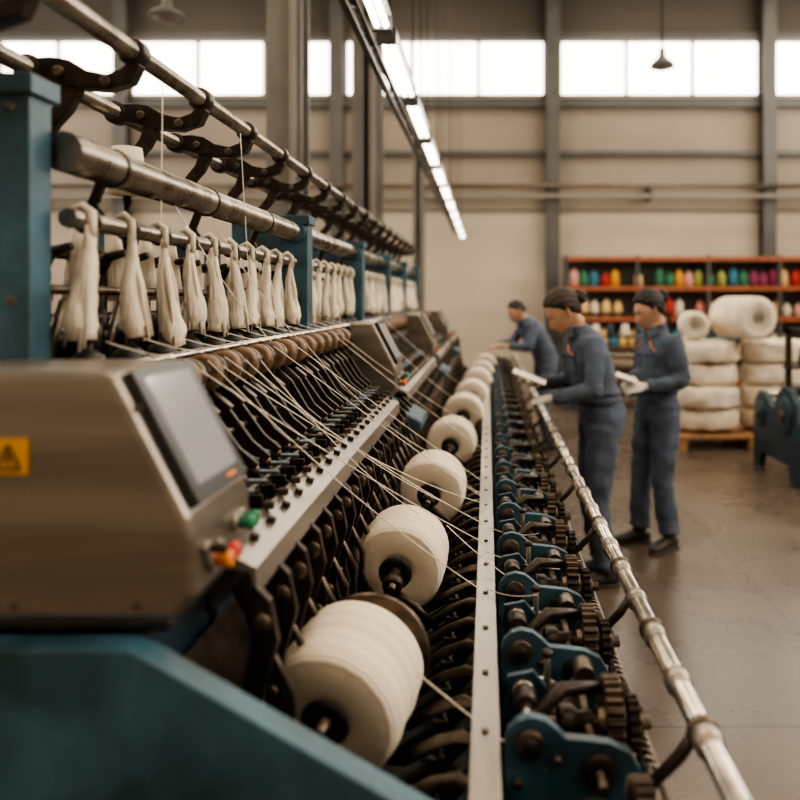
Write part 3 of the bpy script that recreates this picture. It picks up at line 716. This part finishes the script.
def hand(mb,w,d,n,sign,curl,k):
    w=V(w);d=V(d).normalized();n=V(n); n=(n-d*n.dot(d)).normalized(); s=d.cross(n)
    mb.loft([w-d*.03,w,w+d*.03,w+d*.06,w+d*.088],[(.026,.021),(.027,.02),(.036,.017),(.040,.015),(.036,.011)],k,16,ref=n)
    for i,(o,L) in enumerate(zip((.030,.0105,-.0095,-.029),(.070,.079,.073,.058))):
        p=w+d*.080+s*(sign*o); th=curl*.5; pts=[p-d*.015,p]; fan=s*(sign*o*.25)
        for q,fr in enumerate((.42,.32,.26)):
            dr=(d*math.cos(th)+n*math.sin(th)+fan).normalized(); p=p+dr*(L*fr); pts.append(p); th+=curl*(1+.15*i)
        mb.loft(pts,[.0095,.0095,.009,.0083,.0065],k,10,ref=n)
    p=w+d*.022+s*(sign*.022); d1=(d*.62+s*sign*.75+n*.25).normalized(); d2=(d*.85+s*sign*.30+n*.45).normalized()
    mb.loft([p,p+d1*.035,p+d1*.035+d2*.028,p+d1*.035+d2*.050],[.015,.0125,.0105,.0075],k,10,ref=n)
def ringpts(c,w,d,m=28,z=0): return [(c[0]+d*math.cos(2*math.pi*q/m),c[1]+w*math.sin(2*math.pi*q/m),c[2]) for q in range(m+1)]
def person(name,root,rz,S):
    e=empty(name,(root[0],root[1],0),rz)
    b=MB(); sp=S['spine']
    b.loft([(f,l,z) for f,l,z,w,d in sp],[(w,d) for f,l,z,w,d in sp],'cover',28,ref=(1,0,0))
    for leg in S['legs']:
        h,k,a=[V(p) for p in leg]
        pts=[h+V((0,0,.03)),h,h.lerp(k,.45),k.lerp(h,.08),k,k.lerp(a,.2),k.lerp(a,.5),k.lerp(a,.85),a]
        b.loft(pts,[.09,.100,.090,.074,.070,.069,.070,.064,.068],'cover',20,ref=(1,0,0))
        b.loft([k.lerp(a,.90),k.lerp(a,.93),k.lerp(a,.96)],[.062,.074,.062],'cover',20,ref=(1,0,0))
    for arm in S['arms']:
        s,el,w=[V(p) for p in arm['j']]
        inner=V((S['neck'][0]-.02,s.y*.45,s.z-.0))
        b.loft([inner,s,s.lerp(el,.25),s.lerp(el,.7),el,el.lerp(w,.3),el.lerp(w,.7),w],[.058,.062,.060,.053,.051,.050,.044,.038],'cover',16,ref=(1,0,0))
        for q,rr in((.80,.058),(.92,.058)): b.loft([s.lerp(el,q-.03),s.lerp(el,q),s.lerp(el,q+.03)],[rr-.012,rr,rr-.012],'cover',14)
        for q,rr in((.12,.056),(.78,.047)): b.loft([el.lerp(w,q-.06),el.lerp(w,q),el.lerp(w,q+.06)],[rr-.010,rr,rr-.010],'cover',14)
    nk=V(S['neck']); 
    b.loft([nk+V((-.02,0,-.045)),nk+V((-.010,0,.0)),nk+V((-.004,0,.024))],[(.080,.072),(.069,.064),(.068,.063)],'cover',20,ref=(1,0,0))
    (f0,l0,z0,w0,d0)=S['belt']
    b.loft([(f0,l0,z0+.07),(f0,l0,z0+.04),(f0,l0,z0+.012)],[(w0*.9,d0*.9),(w0*1.07,d0*1.10),(w0*.9,d0*.9)],'cover',28,ref=(1,0,0))
    remesh_obj(b,'coverall',e,.011,3,.024)
    b=MB()
    for arm in S['arms']:
        s,el,w=[V(p) for p in arm['j']]; d=(w-el).normalized()
        b.loft([w-d*.035,w-d*.004,w+d*.006],[.043,.043,.040],'cover',18)
        b.loft([w-d*.037,w-d*.033],[.0435,.0435],'seam',18)
    b.loft(ringpts((f0,l0,z0),w0*1.03,d0*1.03),[(.006,.019)]*29,'cover',8,ref=(0,0,1))
    for zz in(-.019,.019): b.loft(ringpts((f0,l0,z0+zz),w0*1.035,d0*1.035),[.003]*29,'seam',6,ref=(0,0,1))
    for sg in(-1,1):
        b.add([nk+V((.062,sg*.008,-.01)),nk+V((.030,sg*.060,.022)),nk+V((.045,sg*.088,-.030)),nk+V((.088,sg*.040,-.065))],[(0,1,2,3),(3,2,1,0)],'cover')
    for (p,q_,r_) in S.get('pipe',[]): b.loft([p,q_,r_],[(.005,.005)]*3,'piping',6)
    for (c,sz,tilt,yw) in S.get('pockets',[]): 
        Rm=Matrix.Rotation(math.radians(yw),3,'Z')@Matrix.Rotation(math.radians(tilt),3,'Y'); b.box(c,(.010,sz[0],sz[1]),'cover',Rm); b.box(V(c)+Rm@V((.004,0,sz[1]*.36)),(.010,sz[0]*1.04,sz[1]*.26),'seam',Rm)
    b.obj('coverall_trim',e,bevel=.002)
    for i,arm in enumerate(S['arms']):
        b=MB(); s,el,w=[V(p) for p in arm['j']]
        hand(b,w+(w-el).normalized()*.025,arm.get('d',(w-el)),arm['n'],arm['s'],arm.get('c',.5),S.get('glove','glove'))
        remesh_obj(b,'hand_%d'%(i+1),e,.0038,1)
    for i,leg in enumerate(S['legs']):
        a=V(leg[2]); ang=S['toe'][i]; dr=V((math.cos(ang),math.sin(ang),0)); b=MB()
        h=V((a.x,a.y,0)); 
        b.loft([h-dr*.075+V((0,0,.045)),h-dr*.06+V((0,0,.045)),h-dr*.02+V((0,0,.05)),h+dr*.05+V((0,0,.047)),h+dr*.12+V((0,0,.036)),h+dr*.165+V((0,0,.030)),h+dr*.185+V((0,0,.028))],[(.018,.025),(.032,.034),(.037,.040),(.038,.037),(.044,.028),(.036,.021),(.016,.012)],'shoe',16,ref=(0,0,1))
        b.loft([h+V((0,0,.04)),h+V((0,0,.12))],[.040,.042],'shoe',16,ref=(1,0,0))
        remesh_obj(b,'shoe_%d'%(i+1),e,.006,2)
        b=MB(); b.loft([h-dr*.082+V((0,0,.009)),h-dr*.06+V((0,0,.009)),h+dr*.02+V((0,0,.009)),h+dr*.12+V((0,0,.009)),h+dr*.17+V((0,0,.009)),h+dr*.192+V((0,0,.009))],[(.02,.009),(.036,.009),(.036,.009),(.046,.009),(.036,.009),(.015,.009)],'sole',12,ref=(0,0,1)); b.obj('sole_%d'%(i+1),e)
    head(e,S['head'],S['pitch'],S.get('yaw',0),S.get('roll',0),S['neck'],S['hair'],S['style'])
    return e
W1=dict(spine=[(-.03,0,.80,.12,.09),(-.03,0,.86,.165,.125),(-.035,0,.94,.175,.135),(-.01,0,1.04,.152,.117),(.02,0,1.16,.162,.124),(.05,0,1.28,.174,.127),(.065,0,1.36,.157,.107),(.095,0,1.41,.087,.077),(.115,0,1.44,.06,.06)],
 legs=[((-.02,.088,.87),(.025,.10,.47),(-.03,.11,.10)),((-.02,-.088,.87),(.01,-.10,.47),(-.06,-.10,.10))],
 arms=[dict(j=((.055,.178,1.35),(.07,.24,1.10),(.265,.13,1.06)),n=(.1,-.5,-1),s=-1,c=.55),
       dict(j=((.055,-.178,1.35),(.12,-.225,1.12),(.30,-.09,1.12)),n=(.2,.6,-1),s=1,c=.6)],
 neck=(.115,0,1.435),head=(.190,0,1.535),pitch=.60,yaw=-.02,belt=(-.008,0,1.04,.158,.124),toe=[.1,-.1],hair='hairb',style='lowbun',
 pipe=[((.172,.04,1.345),(.178,.08,1.315),(.160,.115,1.29))],pockets=[((.166,.068,1.25),(.085,.09),6,22),((.166,-.068,1.25),(.085,.09),6,-22)])
person('woman_worker',(.625,4.58),math.radians(187),W1)
W2=dict(spine=[(0,0,.78,.12,.09),(0,0,.84,.160,.12),(-.005,0,.92,.172,.13),(0,0,1.02,.142,.108),(-.005,0,1.14,.152,.115),(-.01,0,1.25,.165,.122),(-.01,0,1.33,.150,.10),(0,0,1.39,.08,.07),(.01,0,1.42,.058,.058)],
 legs=[((0,.088,.85),(.03,.095,.46),(-.02,.10,.10)),((0,-.088,.85),(.05,-.10,.46),(.06,-.11,.10))],
 arms=[dict(j=((-.01,.17,1.325),(-.03,.225,1.09),(.17,.14,1.06)),n=(.1,-.7,-.7),s=-1,c=.5),
       dict(j=((-.01,-.17,1.325),(-.02,-.22,1.09),(.17,-.06,1.08)),n=(.1,.7,-.6),s=1,c=.5)],
 neck=(.015,0,1.42),head=(.055,-.01,1.535),pitch=.38,yaw=-.28,belt=(0,0,1.02,.149,.115),toe=[.25,-.25],hair='hair',style='bun',
 pipe=[((.088,.04,1.34),(.104,.075,1.30),(.092,.11,1.27)),((.088,-.04,1.34),(.104,-.075,1.30),(.092,-.11,1.27))],pockets=[((.101,.065,1.215),(.08,.085),2,20),((.101,-.065,1.215),(.08,.085),2,-20)])
person('woman_worker',(1.11,5.22),math.radians(205),W2)
W3=dict(spine=[(-.04,0,.80,.12,.09),(-.04,0,.88,.165,.125),(-.04,0,.96,.172,.13),(0,0,1.06,.158,.118),(.06,0,1.16,.172,.125),(.12,0,1.26,.185,.13),(.17,0,1.33,.165,.11),(.21,0,1.37,.09,.08),(.23,0,1.39,.06,.06)],
 legs=[((-.03,.09,.88),(.03,.10,.48),(-.04,.11,.10)),((-.03,-.09,.88),(.0,-.10,.48),(-.12,-.10,.10))],
 arms=[dict(j=((.15,.19,1.32),(.22,.25,1.10),(.40,.17,1.12)),n=(.1,-.4,-1),s=-1,c=.4),
       dict(j=((.15,-.19,1.32),(.28,-.22,1.14),(.44,-.12,1.12)),n=(.1,.3,-1),s=1,c=.4)],
 neck=(.225,0,1.38),head=(.285,0,1.48),pitch=.5,belt=(0,0,1.05,.160,.125),toe=[.1,-.1],hair='hair',style='short',glove='skin')
person('man_worker',(.60,8.6),math.radians(192),W3)
b=MB(); b.add([(.32,4.40,1.13),(.14,4.46,1.195),(.16,4.66,1.20),(.34,4.60,1.135)],[(0,1,2,3)],'paper'); 
o=b.obj('pattern_paper'); s=o.modifiers.new('s','SOLIDIFY'); s.thickness=.004
b=MB(); b.add([(.80,5.0,1.13),(.93,4.98,1.085),(.97,5.13,1.09),(.84,5.16,1.14)],[(0,1,2,3)],'paper')
o=b.obj('inspection_sheet'); s=o.modifiers.new('s','SOLIDIFY'); s.thickness=.004

# ------------------------------------------------------------------ camera
cd=bpy.data.cameras.new('camera'); co=bpy.data.objects.new('camera',cd); scene.collection.objects.link(co)
co.location=(0,0,1.6); co.rotation_euler=(math.pi/2,0,0)
cd.sensor_width=36; cd.lens=36; cd.shift_x=-87/800; cd.shift_y=-.125; cd.clip_start=.05
cd.dof.use_dof=True; cd.dof.focus_distance=2.35; cd.dof.aperture_fstop=1.7
scene.camera=co
scene.view_settings.view_transform='AgX'
try: scene.view_settings.look='AgX - Medium High Contrast'
except Exception: pass
scene.view_settings.exposure=0.2
